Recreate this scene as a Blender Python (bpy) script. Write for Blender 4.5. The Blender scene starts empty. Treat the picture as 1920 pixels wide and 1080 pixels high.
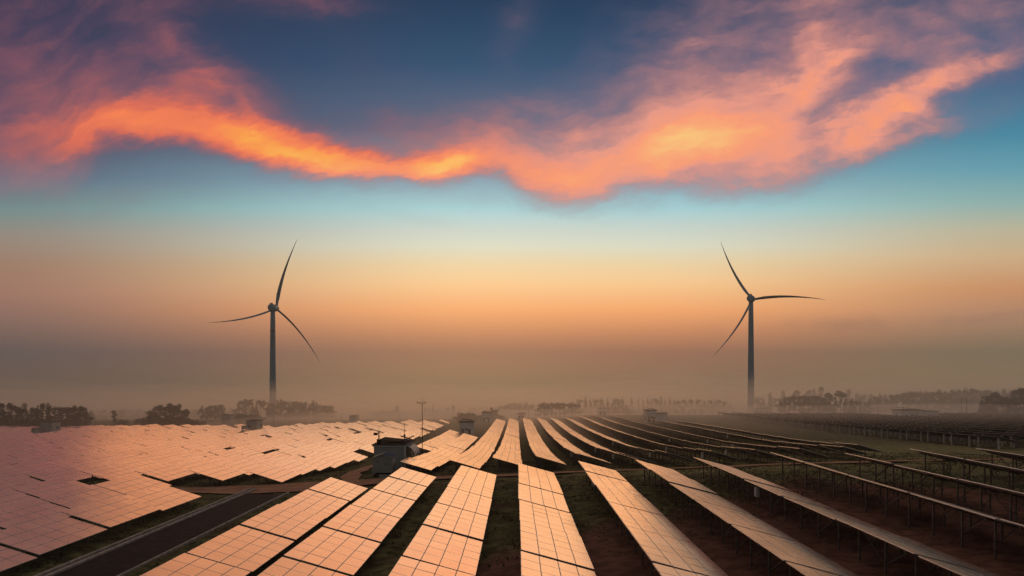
import bpy, math, random
import numpy as np
from mathutils import Vector, Matrix, Euler
R = math.radians
random.seed(7); rng = np.random.default_rng(7)
S = bpy.context.scene
COL = S.collection
D = 6.5            # spacing of the solar rows, metres
CAMZ = 12.0        # eye height above the near ground datum
F = 1280.0; VX = 969.0; VY = 711.0     # focal length and principal point of the 1920-wide frame

def s2l(c):
    return tuple(((x/255)/12.92 if x/255 <= .04045 else ((x/255+.055)/1.055)**2.4) for x in c)

# ------------------------------------------------------------------ camera
cd = bpy.data.cameras.new('camera'); cam = bpy.data.objects.new('camera', cd); COL.objects.link(cam)
cam.location = (0, 0, CAMZ); cam.rotation_euler = (R(90), 0, 0)
cd.sensor_width = 36; cd.lens = F/1920*36; cd.shift_x = -(VX-960)/1920; cd.shift_y = (VY-540)/1920
cd.clip_start = .5; cd.clip_end = 12000
S.camera = cam
S.view_settings.view_transform = 'Standard'; S.view_settings.look = 'None'
S.view_settings.exposure = 0; S.view_settings.gamma = 1
S.render.engine = 'CYCLES'
S.cycles.use_denoising = True
S.cycles.max_bounces = 5; S.cycles.diffuse_bounces = 2; S.cycles.glossy_bounces = 3; S.cycles.volume_bounces = 3
S.cycles.transparent_max_bounces = 8; S.cycles.volume_max_steps = 64; S.cycles.volume_step_rate = 4

# ------------------------------------------------------------------ small node compiler
NT = None
class X:
    def __init__(s, k): s.k = k
    def __add__(a, b): return m('ADD', a, b)
    __radd__ = __add__
    def __sub__(a, b): return m('SUBTRACT', a, b)
    def __rsub__(a, b): return m('SUBTRACT', b, a)
    def __mul__(a, b): return m('MULTIPLY', a, b)
    __rmul__ = __mul__
    def __truediv__(a, b): return m('DIVIDE', a, b)
def setin(sock, v):
    if isinstance(v, X): NT.links.new(v.k, sock)
    elif hasattr(v, 'is_output'): NT.links.new(v, sock)
    else: sock.default_value = v
def m(op, *a, clamp=False):
    n = NT.nodes.new('ShaderNodeMath'); n.operation = op; n.use_clamp = clamp
    for i, v in enumerate(a): setin(n.inputs[i], v)
    return X(n.outputs[0])
def sstep(x, lo, hi):
    n = NT.nodes.new('ShaderNodeMapRange'); n.interpolation_type = 'SMOOTHSTEP'
    setin(n.inputs[0], x); setin(n.inputs[1], lo); setin(n.inputs[2], hi); n.inputs[3].default_value = 0; n.inputs[4].default_value = 1
    return X(n.outputs[0])
def vec(x, y, z=0.0):
    n = NT.nodes.new('ShaderNodeCombineXYZ')
    for i, v in enumerate((x, y, z)): setin(n.inputs[i], v)
    return n.outputs[0]
def noise(v, scale, detail=4, rough=.55, dist=0.0):
    n = NT.nodes.new('ShaderNodeTexNoise'); n.inputs['Scale'].default_value = scale
    n.inputs['Detail'].default_value = detail; n.inputs['Roughness'].default_value = rough; n.inputs['Distortion'].default_value = dist
    setin(n.inputs['Vector'], v)
    return X(n.outputs[0])
def fcurve(x, pts):
    n = NT.nodes.new('ShaderNodeFloatCurve'); setin(n.inputs['Value'], x)
    c = n.mapping.curves[0]
    c.points[0].location = pts[0]; c.points[-1].location = pts[-1]
    for p in pts[1:-1]: c.points.new(*p)
    n.mapping.update()
    return X(n.outputs[0])
def ramp(x, stops, interp='LINEAR', srgb=True):
    n = NT.nodes.new('ShaderNodeValToRGB'); n.color_ramp.interpolation = interp; setin(n.inputs[0], x)
    e = n.color_ramp.elements
    while len(e) < len(stops): e.new(.5)
    for i, (p, c) in enumerate(stops):
        e[i].position = p; e[i].color = (*(s2l(c) if srgb else c), 1)
    return n.outputs[0]
def mixc(f, a, b):
    n = NT.nodes.new('ShaderNodeMix'); n.data_type = 'RGBA'
    setin(n.inputs[0], f)
    for s, v in ((n.inputs[6], a), (n.inputs[7], b)):
        if isinstance(v, tuple): s.default_value = (*v[:3], 1)
        else: setin(s, v)
    return n.outputs[2]
def gauss(px, py, cx, cy, sx, sy, rot=0):
    c, s = math.cos(R(rot)), math.sin(R(rot))
    dx = px - cx; dy = py - cy
    a = (dx*c + dy*s)*(1/sx); b = (dy*c - dx*s)*(1/sy)
    return m('EXPONENT', (a*a + b*b)*-0.5)

# ------------------------------------------------------------------ sky (world)
SUN_EL, SUN_AZ = 11.0, -5.0
def make_world():
    global NT
    w = bpy.data.worlds.new('World'); S.world = w; w.use_nodes = True
    NT = w.node_tree; NT.nodes.clear()
    tc = NT.nodes.new('ShaderNodeTexCoord'); sp = NT.nodes.new('ShaderNodeSeparateXYZ')
    NT.links.new(tc.outputs['Generated'], sp.inputs[0])
    x, y, z = (X(o) for o in sp.outputs)
    den = m('MAXIMUM', y, .25)
    # P, Q: direction in hundredths of the tangent plane straight ahead
    P = m('MINIMUM', m('MAXIMUM', x/den*12.8 + 9.69, -6.0), 26.0)
    Q = m('MINIMUM', m('MAXIMUM', 7.11 - z/den*12.8, -9.0), 9.5)
    front = sstep(y, .05, .4)
    T0, T1 = -5.0, 9.0
    t = (Q - T0)*(1/(T1-T0))
    def st(l): return [((q-T0)/(T1-T0), c) for q, c in l]
    left = ramp(t, st([(-5,(104,96,92)),(-2.6,(140,116,116)),(-1.3,(172,132,130)),(-.25,(52,56,82)),(0,(30,45,76)),(1,(40,52,86)),(2.4,(54,70,98)),(3.3,(80,107,128)),(3.9,(113,146,144)),(4.4,(151,140,128)),(5,(164,126,105)),(5.5,(166,120,104)),(6,(139,106,98)),(6.6,(76,76,85)),(7.1,(86,78,75)),(7.7,(112,96,84)),(9,(80,66,58))]))  # left, mid: unseen bright band overhead, added to brighten the panel reflections
    mid = ramp(t, st([(-5,(104,96,92)),(-2.6,(130,112,112)),(-1.3,(160,130,126)),(-.25,(30,62,92)),(0,(0,52,86)),(1.2,(24,74,110)),(2.4,(82,103,132)),(3.4,(138,176,192)),(3.9,(168,215,220)),(4.3,(206,219,209)),(4.6,(225,227,204)),(4.95,(246,220,172)),(5.3,(262,212,151)),(5.8,(265,180,112)),(6.2,(226,146,97)),(6.6,(159,106,85)),(7.15,(128,104,83)),(7.8,(158,122,92)),(9,(100,78,60))]))
    right = ramp(t, st([(-5,(104,96,92)),(-2.6,(104,98,104)),(-1.5,(84,86,100)),(0,(70,82,110)),(1.5,(68,101,136)),(2.5,(66,137,164)),(3.2,(102,163,178)),(3.8,(145,182,176)),(4.3,(193,187,158)),(4.8,(215,182,139)),(5.4,(215,151,104)),(5.9,(189,141,110)),(6.6,(122,113,90)),(7.1,(136,116,88)),(7.8,(146,118,94)),(9,(92,74,60))]))
    base = mixc(sstep(P, -.5, 9.5), left, mid)
    base = mixc(sstep(P, 12.0, 19.5), base, right)
    back = ramp(t, st([(-5,(100,94,92)),(-1,(84,84,84)),(4,(76,78,76)),(6.5,(76,72,66)),(7.8,(92,84,72)),(9,(56,50,42))]))
    base = mixc(front, back, base)
    # clouds
    Pn = m('MULTIPLY', P, 1/19.2, clamp=True)
    def pc(pts, k): return fcurve(Pn, [(a/1920, min(1, b/k)) for a, b in pts])
    yb = pc([(0,388),(90,372),(160,318),(230,285),(300,282),(400,294),(500,314),(600,334),(700,347),(790,348),(860,340),(920,342),(980,366),(1050,378),(1120,372),(1200,352),(1300,342),(1400,340),(1470,338),(1560,325),(1920,300)], 400)*4.0
    wd = pc([(0,300),(90,270),(160,190),(230,160),(400,128),(540,104),(700,84),(830,90),(960,105),(1100,125),(1300,185),(1500,205),(1920,200)], 400)*4.0
    br = pc([(0,.34),(90,.42),(170,.60),(230,.68),(300,.68),(420,.76),(520,.98),(590,.97),(680,.76),(750,.76),(830,.99),(880,.86),(950,.60),(1050,.66),(1140,.60),(1230,.84),(1290,.92),(1390,.76),(1460,.56),(1510,.26),(1560,.04),(1720,0),(1920,0)], 1)
    n1 = noise(vec(P*.5, Q*.9), 1.0, 3, .5)
    n2 = noise(vec(P*1.1+4.0, Q*2.2), 1.2, 4, .55)
    warp = (n1-.5)*.55 + (n2-.5)*.36
    n3 = noise(vec(P*1.6 - 3.0, Q*4.5 + P*1.2), 1.6, 5, .62, .5)
    warp = warp + (n3-.5)*.25
    Qw = Q + warp
    q = Qw - yb
    S1 = noise(vec(P*.55 + q*.25, q*1.5, 3.0), 1.5, 6, .56, .4)
    S2 = noise(vec(P*.8, q*1.1, 9.0), .9, 5, .55, .3)
    tt = m('MULTIPLY', (m('MULTIPLY', q, -1.0)/wd + .3), 1/2.5, clamp=True)
    prof = fcurve(tt, [((a+.3)/2.5, b) for a, b in [(-.3,0),(-.24,.03),(-.10,.14),(.08,.44),(.28,.86),(.40,.98),(.56,.80),(.76,.44),(1.0,.22),(1.3,.10),(1.7,.03),(2.2,0)]])
    Im = prof*br*(.70 + S1*.62)
    Pw = P + (n1-.5)*1.0
    blobs = [(3.1,.7,1.9,.5,42,.16),(4.4,1.75,1.0,.5,35,.13),(1.0,3.5,1.6,.40,4,.14),(2.4,3.75,.9,.22,-8,.12),(.3,1.5,2.4,.8,10,.24),(5.6,0.0,1.1,.26,5,.28),
             (7.0,1.3,.9,.5,25,.10),(7.5,2.4,.5,.4,60,.12),(9.6,.6,.35,.7,25,.17),(10.0,2.2,1.1,.45,-5,.22),(13.2,.9,1.7,.9,-20,.32),(15.4,.5,.5,1.2,18,.24),(14.1,2.2,1.7,.7,-14,.10),(8.6,3.72,2.2,.16,4,.16),(13.6,3.38,1.6,.18,-4,.18),(11.0,3.0,1.0,.5,0,.16),(14.9,1.55,1.1,.36,-32,.24),(14.0,2.7,1.8,.6,-8,.20),
             (16.3,2.38,1.0,.30,-28,.50),(17.7,1.65,1.5,.26,-22,.34),(17.4,2.45,1.2,.18,-14,.34),(18.3,.6,1.3,.7,-15,.27),(16.4,1.2,1.2,.55,-22,.13),(8.3,2.55,1.7,.5,0,.17),(7.6,4.05,.9,.09,9,.12),(-2.0,-1.8,4.5,1.5,10,.30),(8,-3.5,9,1.4,0,.36),(20.5,-1.8,3.5,1.2,-15,.2)]
    tot = None
    for cx, cy, sx, sy, rt, am in blobs:
        g = gauss(Pw, Qw, cx, cy, sx, sy, rt)*am
        tot = g if tot is None else tot + g
    wis = sstep(S1*.5 + S2*.5, .22, .80)
    Is = m('MULTIPLY', tot, wis*.9 + .42, clamp=True)
    I = m('SUBTRACT', 1.0, (1.0 - m('MINIMUM', Im, 1.0))*(1.0 - Is), clamp=True)
    cc_l = ramp(I, [(0,(58,62,92)),(.18,(92,72,96)),(.38,(156,90,98)),(.58,(224,108,84)),(.74,(250,130,80)),(.88,(255,160,72)),(1,(255,184,80))])
    cc_r = ramp(I, [(0,(104,120,146)),(.18,(136,112,132)),(.38,(184,128,128)),(.58,(236,154,134)),(.74,(254,158,118)),(.88,(255,178,118)),(1,(255,200,125))])
    cc = mixc(m('MAXIMUM', sstep(P, 6.5, 12.0), sstep(Q, 2.8, 3.5)*.75), cc_l, cc_r)
    O = m('MULTIPLY', sstep(I, 0.0, .64), front, clamp=True)
    col = mixc(O, base, cc)
    # thin dark haze bars low on the right and far left
    bar = gauss(P, Q + (n2-.5)*.25, 15.6, 6.1, 1.5, .10, -2)*.35 + gauss(P, Q + (n2-.5)*.25, 18.6, 5.95, 1.3, .07, -6)*.3 + gauss(P, Q+(n2-.5)*.2, .6, 5.9, 1.2, .07, 3)*.25
    col = mixc(m('MULTIPLY', bar, sstep(S2, .35, .6)), col, s2l((150, 112, 98)))
    bg = NT.nodes.new('ShaderNodeBackground'); NT.links.new(col, bg.inputs[0]); bg.inputs[1].default_value = 1.0
    sk = NT.nodes.new('ShaderNodeTexSky'); sk.sky_type = 'NISHITA'; sk.sun_disc = False
    sk.sun_elevation = R(SUN_EL); sk.sun_rotation = R(SUN_AZ)
    b2 = NT.nodes.new('ShaderNodeBackground'); NT.links.new(sk.outputs[0], b2.inputs[0]); b2.inputs[1].default_value = .002
    ad = NT.nodes.new('ShaderNodeAddShader'); NT.links.new(bg.outputs[0], ad.inputs[0]); NT.links.new(b2.outputs[0], ad.inputs[1])
    out = NT.nodes.new('ShaderNodeOutputWorld'); NT.links.new(ad.outputs[0], out.inputs[0])
    w.cycles.sampling_method = 'MANUAL'; w.cycles.sample_map_resolution = 512
make_world()

sd = bpy.data.lights.new('sun', 'SUN'); sd.energy = .29; sd.angle = R(42); sd.color = (1, .46, .13)
sun = bpy.data.objects.new('sun', sd); COL.objects.link(sun)
sv = Vector((math.sin(R(SUN_AZ))*math.cos(R(SUN_EL)), math.cos(R(SUN_AZ))*math.cos(R(SUN_EL)), math.sin(R(SUN_EL))))
sun.rotation_euler = sv.to_track_quat('Z', 'Y').to_euler()

# ------------------------------------------------------------------ materials
def mat(name, col, rough=.7, metal=0.0, var=0.0, vscale=1.0, spec=.5):
    global NT
    M_ = bpy.data.materials.new(name); M_.use_nodes = True; NT = M_.node_tree
    b = NT.nodes['Principled BSDF']
    b.inputs['Base Color'].default_value = (*col, 1); b.inputs['Roughness'].default_value = rough
    b.inputs['Metallic'].default_value = metal; b.inputs['Specular IOR Level'].default_value = spec
    if var:
        tc = NT.nodes.new('ShaderNodeTexCoord')
        n = noise(tc.outputs['Object'], vscale, 5, .6)
        c = mixc(sstep(n, .3, .7), tuple(x*(1-var) for x in col), tuple(min(1, x*(1+var)) for x in col))
        NT.links.new(c, b.inputs['Base Color'])
    return M_
def module_mat():
    global NT
    M_ = bpy.data.materials.new('module_glass'); M_.use_nodes = True; NT = M_.node_tree
    b = NT.nodes['Principled BSDF']
    oi = NT.nodes.new('ShaderNodeObjectInfo'); tc = NT.nodes.new('ShaderNodeTexCoord')
    ge = NT.nodes.new('ShaderNodeNewGeometry')
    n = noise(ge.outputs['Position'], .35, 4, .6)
    c = mixc(sstep(n, .3, .72), (.88, .595, .42), (1.0, .69, .48))  # base colour tinted orange: warm sky glow painted into the glass
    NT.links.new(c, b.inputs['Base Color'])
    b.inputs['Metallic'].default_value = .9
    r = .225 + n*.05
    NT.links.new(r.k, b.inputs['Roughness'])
    bp = NT.nodes.new('ShaderNodeBump'); bp.inputs['Strength'].default_value = .12; bp.inputs['Distance'].default_value = .02
    n3 = noise(ge.outputs['Position'], 1.1, 2, .5); NT.links.new(n3.k, bp.inputs['Height']); NT.links.new(bp.outputs[0], b.inputs['Normal'])
    return M_
def ground_mat():
    global NT
    M_ = bpy.data.materials.new('ground_soil_and_grass'); M_.use_nodes = True; NT = M_.node_tree
    b = NT.nodes['Principled BSDF']; b.inputs['Roughness'].default_value = .95; b.inputs['Specular IOR Level'].default_value = .1
    ge = NT.nodes.new('ShaderNodeNewGeometry'); pos = ge.outputs['Position']
    sp = NT.nodes.new('ShaderNodeSeparateXYZ'); NT.links.new(pos, sp.inputs[0])
    px, py, pz = (X(o) for o in sp.outputs)
    nb = noise(pos, .06, 4, .6); nf = noise(pos, .9, 6, .65); nm = noise(pos, .25, 5, .6)
    # bare red soil under the near rows on the right, grass elsewhere
    bare = gauss(px, py, 32.0, 42.0, 15.0, 17.0, 20) + gauss(px, py, 8.0, 36.0, 14.0, 10.0, 0)*.8
    bm = sstep(bare + (nb-.5)*.7 + (nm-.5)*.45, .38, .62)
    soil = mixc(sstep(nf, .3, .7), (.135, .064, .045), (.30, .148, .105))
    grass = mixc(sstep(nf, .32, .68), (.040, .042, .016), (.20, .19, .08))
    grass = mixc(sstep(nm, .52, .72), grass, (.10, .065, .04))
    lit_grass = gauss(px, py, 62.0, 112.0, 34.0, 34.0, 0)*.9 + gauss(px, py, 36.0, 88.0, 26.0, 9.0, 6)*.7  # brighter grass on the right: light falling there painted into the colour
    grass = mixc(sstep(lit_grass + (nm-.5)*.5, .25, .75), grass, mixc(sstep(nf, .3, .7), (.16, .15, .06), (.36, .32, .14)))
    c = mixc(bm, grass, soil)
    NT.links.new(c, b.inputs['Base Color'])
    bp = NT.nodes.new('ShaderNodeBump'); bp.inputs['Strength'].default_value = .9; bp.inputs['Distance'].default_value = .35
    fur = noise(vec(px*.18 + py*.10, py*.75 - px*.12), 1.0, 5, .6, .6)
    h = nf*.6 + m('MULTIPLY', fur, bm)*1.6
    NT.links.new(h.k, bp.inputs['Height']); NT.links.new(bp.outputs[0], b.inputs['Normal'])
    return M_
def dirt_mat(name, c0, c1, sc=.6):
    global NT
    M_ = bpy.data.materials.new(name); M_.use_nodes = True; NT = M_.node_tree
    b = NT.nodes['Principled BSDF']; b.inputs['Roughness'].default_value = .9; b.inputs['Specular IOR Level'].default_value = .15
    ge = NT.nodes.new('ShaderNodeNewGeometry')
    n = noise(ge.outputs['Position'], sc, 6, .65)
    NT.links.new(mixc(sstep(n, .3, .7), c0, c1), b.inputs['Base Color'])
    bp = NT.nodes.new('ShaderNodeBump'); bp.inputs['Strength'].default_value = .4; bp.inputs['Distance'].default_value = .1
    NT.links.new(n.k, bp.inputs['Height']); NT.links.new(bp.outputs[0], b.inputs['Normal'])
    return M_
def leaf_mat(name, c0, c1):
    global NT
    M_ = bpy.data.materials.new(name); M_.use_nodes = True; NT = M_.node_tree
    b = NT.nodes['Principled BSDF']; b.inputs['Roughness'].default_value = .8; b.inputs['Specular IOR Level'].default_value = .2
    tc = NT.nodes.new('ShaderNodeTexCoord')
    n = noise(tc.outputs['Object'], .7, 4, .6)
    NT.links.new(mixc(sstep(n, .35, .65), c0, c1), b.inputs['Base Color'])
    return M_
def awning_mat():
    global NT
    M_ = bpy.data.materials.new('striped_awning'); M_.use_nodes = True; NT = M_.node_tree
    b = NT.nodes['Principled BSDF']; b.inputs['Roughness'].default_value = .5
    tc = NT.nodes.new('ShaderNodeTexCoord'); sp = NT.nodes.new('ShaderNodeSeparateXYZ'); NT.links.new(tc.outputs['Object'], sp.inputs[0])
    y = X(sp.outputs[1])
    f = m('GREATER_THAN', m('FRACT', y*.72 + 10.0), .5)
    NT.links.new(mixc(f, (.75, .76, .78), (.07, .10, .15)), b.inputs['Base Color'])
    return M_
MT = dict(
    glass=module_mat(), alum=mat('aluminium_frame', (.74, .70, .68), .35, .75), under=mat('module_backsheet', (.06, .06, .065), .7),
    steel=mat('galvanised_steel', (.17, .155, .145), .5, .6, .3, 3), conc=mat('concrete', (.46, .43, .40), .85, 0, .2, 2),
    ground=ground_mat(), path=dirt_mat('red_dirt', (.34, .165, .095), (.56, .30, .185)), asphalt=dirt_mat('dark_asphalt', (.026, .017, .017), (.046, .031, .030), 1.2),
    kerb=mat('kerb_concrete', (.42, .36, .32), .85, 0, .3, 1.5), wall=mat('white_render', (.33, .36, .35), .8, 0, .12, .8),
    farwall=mat('pale_weathered_render', (.74, .75, .72), .8, 0, .1, .5), trim=mat('pale_trim', (.62, .60, .57), .7), roof=mat('dark_roof', (.04, .037, .035), .9, 0, 0, 1, .1), dark=mat('dark_opening', (.012, .012, .013), .4),
    kiosk=mat('grey_green_kiosk_paint', (.27, .30, .28), .55, 0, .12, 1.2), bluroof=mat('blue_sheet_roof', (.05, .09, .16), .85, 0, 0, 1, .1), stripe=awning_mat(),
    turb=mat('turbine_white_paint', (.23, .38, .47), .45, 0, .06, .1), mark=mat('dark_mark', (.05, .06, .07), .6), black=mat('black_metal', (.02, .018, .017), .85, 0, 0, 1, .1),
    cabin=mat('grey_cabin_panel', (.30, .32, .33), .6, 0, .12, .6), cabin2=mat('pale_cabin_panel', (.48, .46, .43), .6, 0, .1, .6),
    edge=mat('dull_table_edge', (.33, .29, .27), .6, 0, .2, 1), boxw=mat('white_box_paint', (.75, .74, .72), .5), wood=mat('pole_wood', (.08, .065, .05), .9), bark=mat('bark', (.09, .07, .055), .9, 0, .3, 1),
    leafa=leaf_mat('dark_foliage', (.028, .040, .022), (.075, .095, .05)), leafb=leaf_mat('grey_green_foliage', (.035, .045, .028), (.085, .10, .06)),
    grass=leaf_mat('grass_blades', (.05, .05, .018), (.19, .175, .075)),
)

# ------------------------------------------------------------------ mesh builder and objects
class MB:
    def __init__(s): s.v = []; s.f = []; s.mi = []
    def add(s, vs, fs, mi=0):
        o = len(s.v); s.v += [tuple(p) for p in vs]
        for f in fs: s.f.append(tuple(o+i for i in f)); s.mi.append(mi)
    def box(s, c, sz, mi=0, M=None):
        x, y, z = (k/2 for k in sz)
        vs = [Vector((c[0]+a*x, c[1]+b*y, c[2]+d*z)) for a in (-1, 1) for b in (-1, 1) for d in (-1, 1)]
        if M is not None: vs = [M @ v for v in vs]
        s.add(vs, [(0,1,3,2),(4,6,7,5),(0,4,5,1),(2,3,7,6),(0,2,6,4),(1,5,7,3)], mi)
    def bar(s, a, b, w, mi=0, w2=None):
        a = Vector(a); b = Vector(b); d = (b-a).normalized()
        u = d.cross(Vector((0,0,1)))
        if u.length < .01: u = Vector((1,0,0))
        u.normalize(); n = d.cross(u)
        w2 = w if w2 is None else w2
        vs = [p + u*i*w/2 + n*j*w2/2 for p in (a, b) for i, j in ((-1,-1),(1,-1),(1,1),(-1,1))]
        s.add(vs, [(3,2,1,0),(4,5,6,7),(0,1,5,4),(1,2,6,5),(2,3,7,6),(3,0,4,7)], mi)
    def tube(s, pts, rad, n=10, mi=0, cap=True):
        pts = [Vector(p) for p in pts]; o = len(s.v)
        for i, p in enumerate(pts):
            d = (pts[min(i+1, len(pts)-1)] - pts[max(i-1, 0)]).normalized()
            u = d.cross(Vector((0, 1, 0)))
            if u.length < .05: u = d.cross(Vector((1, 0, 0)))
            u.normalize(); w = d.cross(u)
            for k in range(n):
                a = 2*math.pi*k/n
                s.v.append(tuple(p + (u*math.cos(a) + w*math.sin(a))*rad[i]))
        for i in range(len(pts)-1):
            for k in range(n):
                s.f.append((o+i*n+k, o+i*n+(k+1) % n, o+(i+1)*n+(k+1) % n, o+(i+1)*n+k)); s.mi.append(mi)
        if cap:
            s.f.append(tuple(o+k for k in range(n))[::-1]); s.mi.append(mi)
            s.f.append(tuple(o+(len(pts)-1)*n+k for k in range(n))); s.mi.append(mi)
    def mesh(s, name, mats, smooth=False):
        me = bpy.data.meshes.new(name); me.from_pydata(s.v, [], s.f)
        for k in mats: me.materials.append(MT[k])
        me.polygons.foreach_set('material_index', s.mi)
        if smooth: me.polygons.foreach_set('use_smooth', [True]*len(me.polygons))
        me.update(); return me
    def build(s, name, mats, parent=None, smooth=False, loc=None):
        return link(name, s.mesh(name, mats, smooth), parent, loc)
def link(name, me, parent=None, loc=None, rot=None):
    o = bpy.data.objects.new(name, me); COL.objects.link(o)
    if parent is not None: o.parent = parent
    if loc is not None: o.location = loc
    if rot is not None: o.rotation_euler = rot
    return o
def tag(o, label=None, cat=None, group=None, kind=None):
    if label: o['label'] = label
    if cat: o['category'] = cat
    if group: o['group'] = group
    if kind: o['kind'] = kind
    return o
def thing(name, label, cat, loc, rot=(0,0,0), group=None):
    o = bpy.data.objects.new(name, None); COL.objects.link(o); o.location = loc; o.rotation_euler = rot
    o.empty_display_size = .3
    return tag(o, label, cat, group)
ORD = ['zeroth','first','second','third','fourth','fifth','sixth','seventh','eighth','ninth','tenth','eleventh','twelfth','thirteenth','fourteenth','fifteenth','sixteenth','seventeenth','eighteenth','nineteenth','twentieth','twenty-first','twenty-second','twenty-third','twenty-fourth','twenty-fifth','twenty-sixth','twenty-seventh','twenty-eighth','twenty-ninth','thirtieth']

# ------------------------------------------------------------------ terrain
def smooth1(xs, ys, sig, lo, hi, n=4000):
    g = np.linspace(lo, hi, n); v = np.interp(g, xs, ys); st = (hi-lo)/(n-1)
    k = np.arange(-int(3*sig/st), int(3*sig/st)+1)*st; kk = np.exp(-.5*(k/sig)**2); kk /= kk.sum()
    vp = np.pad(v, len(k)//2, mode='edge')
    return g, np.convolve(vp, kk, 'valid')
_hy = smooth1([-20,12,14,16.3,19,23,27,34,42,50,60,83,120,310,400], [1.42,1.42,1.52,1.70,1.88,2.05,2.19,2.36,2.48,2.66,3.1,4.35,6.3,16.6,21.4], .6, -20, 400, 9000)
_an = smooth1([-40,-5,-3,-2,-1,0,1,2,3,4,5,7,40], [.25,.23,.20,.13,.06,.03,-.08,-.13,-.16,-.33,-.40,-.40,-.40], .25, -60, 60)
_am = smooth1([-40,-5,-3,0,2.2,7,14,40], [.22,.2,.13,.05,0,-.14,-.22,-.22], .5, -60, 60)
_af = smooth1([-40,-13,-5,0,2.2,7,15,40], [.22,.18,.12,.05,0,-.30,-.30,-.30], .5, -60, 60)
def hg(x, y):
    """depth of the ground below the eye at (x, y) metres, in metres"""
    X_ = np.asarray(x, float)/D; Y_ = np.asarray(y, float)/D
    h = np.interp(Y_, *_hy)
    a = np.interp(X_, *_an); b = np.interp(X_, *_am); c = np.interp(X_, *_af)
    t = np.clip((Y_-11)/3.5, 0, 1); t = t*t*(3-2*t); u = np.clip((Y_-16)/12, 0, 1); u = u*u*(3-2*u)
    return (h + (a*(1-t)+b*t)*(1-u) + c*u)*D + 2.0
def dip(x, y):                                   # the soil under the last rows on the right lies lower, their posts are longer
    a = np.clip((np.asarray(x, float)/D-2.9)/1.5, 0, 1); b = np.clip((np.asarray(y, float)/D-12.3)/1.6, 0, 1)
    return .55*a*a*(3-2*a)*(1-b*b*(3-2*b))
def zt(x, y): return CAMZ - hg(x, y)              # level the tables follow
def zg(x, y): return zt(x, y) - dip(x, y)
def zb(x, y):                                    # small lumps of the ground sheet only
    x = np.asarray(x, float); y = np.asarray(y, float)
    l = .05*np.sin(x*.9+1.3*np.sin(y*.5)) + .05*np.sin(y*1.1+1.7*np.sin(x*.37)) + .03*np.sin(2.3*x+y*1.9)
    mk = np.exp(-((x-34)/16)**2 - ((y-44)/17)**2)
    fur = np.sin((y*.95 - x*.22) + 1.6*np.sin(x*.13+y*.21) + .8*np.sin(x*.31))
    return zg(x, y) - .12 + l*.8 - mk*.22*np.clip(fur-.15, 0, 1)**1.2
def at(px, Y, py=None):
    x = (px-VX)*Y/F
    return (x, Y, float(zg(x, Y)) if py is None else CAMZ + (VY-py)*Y/F)
def axis(fine0, fine1, step, lo, hi, g=1.18):
    a = list(np.arange(fine0, fine1, step)); d = step; v = a[-1]
    while v < hi: d *= g; v += d; a.append(min(v, hi))
    d = step; v = a[0]; pre = []
    while v > lo: d *= g; v -= d; pre.append(max(v, lo))
    return np.array(pre[::-1] + a)
def grid_mesh(name, xs, ys, zf, mk):
    GX, GY = np.meshgrid(xs, ys); GZ = zf(GX, GY)
    v = np.stack([GX, GY, GZ], -1).reshape(-1, 3); nx = len(xs)
    f = [(j*nx+i, j*nx+i+1, (j+1)*nx+i+1, (j+1)*nx+i) for j in range(len(ys)-1) for i in range(nx-1)]
    me = bpy.data.meshes.new(name); me.from_pydata(v.tolist(), [], f); me.materials.append(MT[mk])
    me.polygons.foreach_set('use_smooth', [True]*len(f)); return me
gx = axis(-62, 78, .8, -1590, 1590); gy = axis(22, 110, .8, -55, 1990, 1.06)
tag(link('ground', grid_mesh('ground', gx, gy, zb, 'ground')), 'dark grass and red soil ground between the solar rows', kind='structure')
def strip(name, line, widths, mk, lift, n=160, label=None):
    """ribbon along a polyline (x, y), draped on the ground"""
    P_ = np.array(line, float); s = np.r_[0, np.cumsum(np.hypot(*np.diff(P_, axis=0).T))]
    t = np.linspace(0, s[-1], n)
    def sm(a):
        a = np.interp(t, s, a); k = np.ones(9)/9; return np.convolve(np.pad(a, 4, mode='edge'), k, 'valid')
    x, y, w = sm(P_[:, 0]), sm(P_[:, 1]), sm(np.array(widths, float))
    dx, dy = np.gradient(x), np.gradient(y); l = np.hypot(dx, dy); nx, ny = -dy/l, dx/l
    nc = 5; vs = []; fs = []
    for i in range(n):
        for k in range(nc):
            o = (k/(nc-1)-.5)*w[i]; wob = (.22*math.sin(i*.7+k)*(k in (0, nc-1))) if mk == 'path' else 0
            X_, Y_ = x[i]+nx[i]*(o+wob), y[i]+ny[i]*(o+wob)
            vs.append((X_, Y_, float(zg(X_, Y_))+lift))
    for i in range(n-1):
        for k in range(nc-1): fs.append((i*nc+k, (i+1)*nc+k, (i+1)*nc+k+1, i*nc+k+1))
    b = MB(); b.add(vs, fs); o = b.build(name, [mk], smooth=True)
    return tag(o, label, kind='structure')
d = D
strip('dirt_path', [(-7.5*d,12.15*d),(-5.6*d,12.1*d),(-4.2*d,12.2*d),(-2.6*d,12.85*d),(-.5*d,12.95*d),(3*d,12.9*d),(6*d,13.2*d),(10*d,14.2*d),(20*d,15.7*d),(34*d,16.8*d)], [2.4,4.4,8.6,5.2,3.4,3.2,3.6,3.8,4.0,4.0], 'path', .05, 260, 'reddish dirt path crossing behind the near rows')
strip('dirt_lane', [(-3.1*d,12.75*d),(-3.5*d,14.4*d),(-3.72*d,16.5*d),(-3.75*d,22*d),(-3.6*d,30*d),(-3.2*d,36*d)], [2.4,2.2,2.0,2.0,2.2,2.4], 'path', .065, 120, 'narrow dirt lane running past the small white inverter house')
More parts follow.
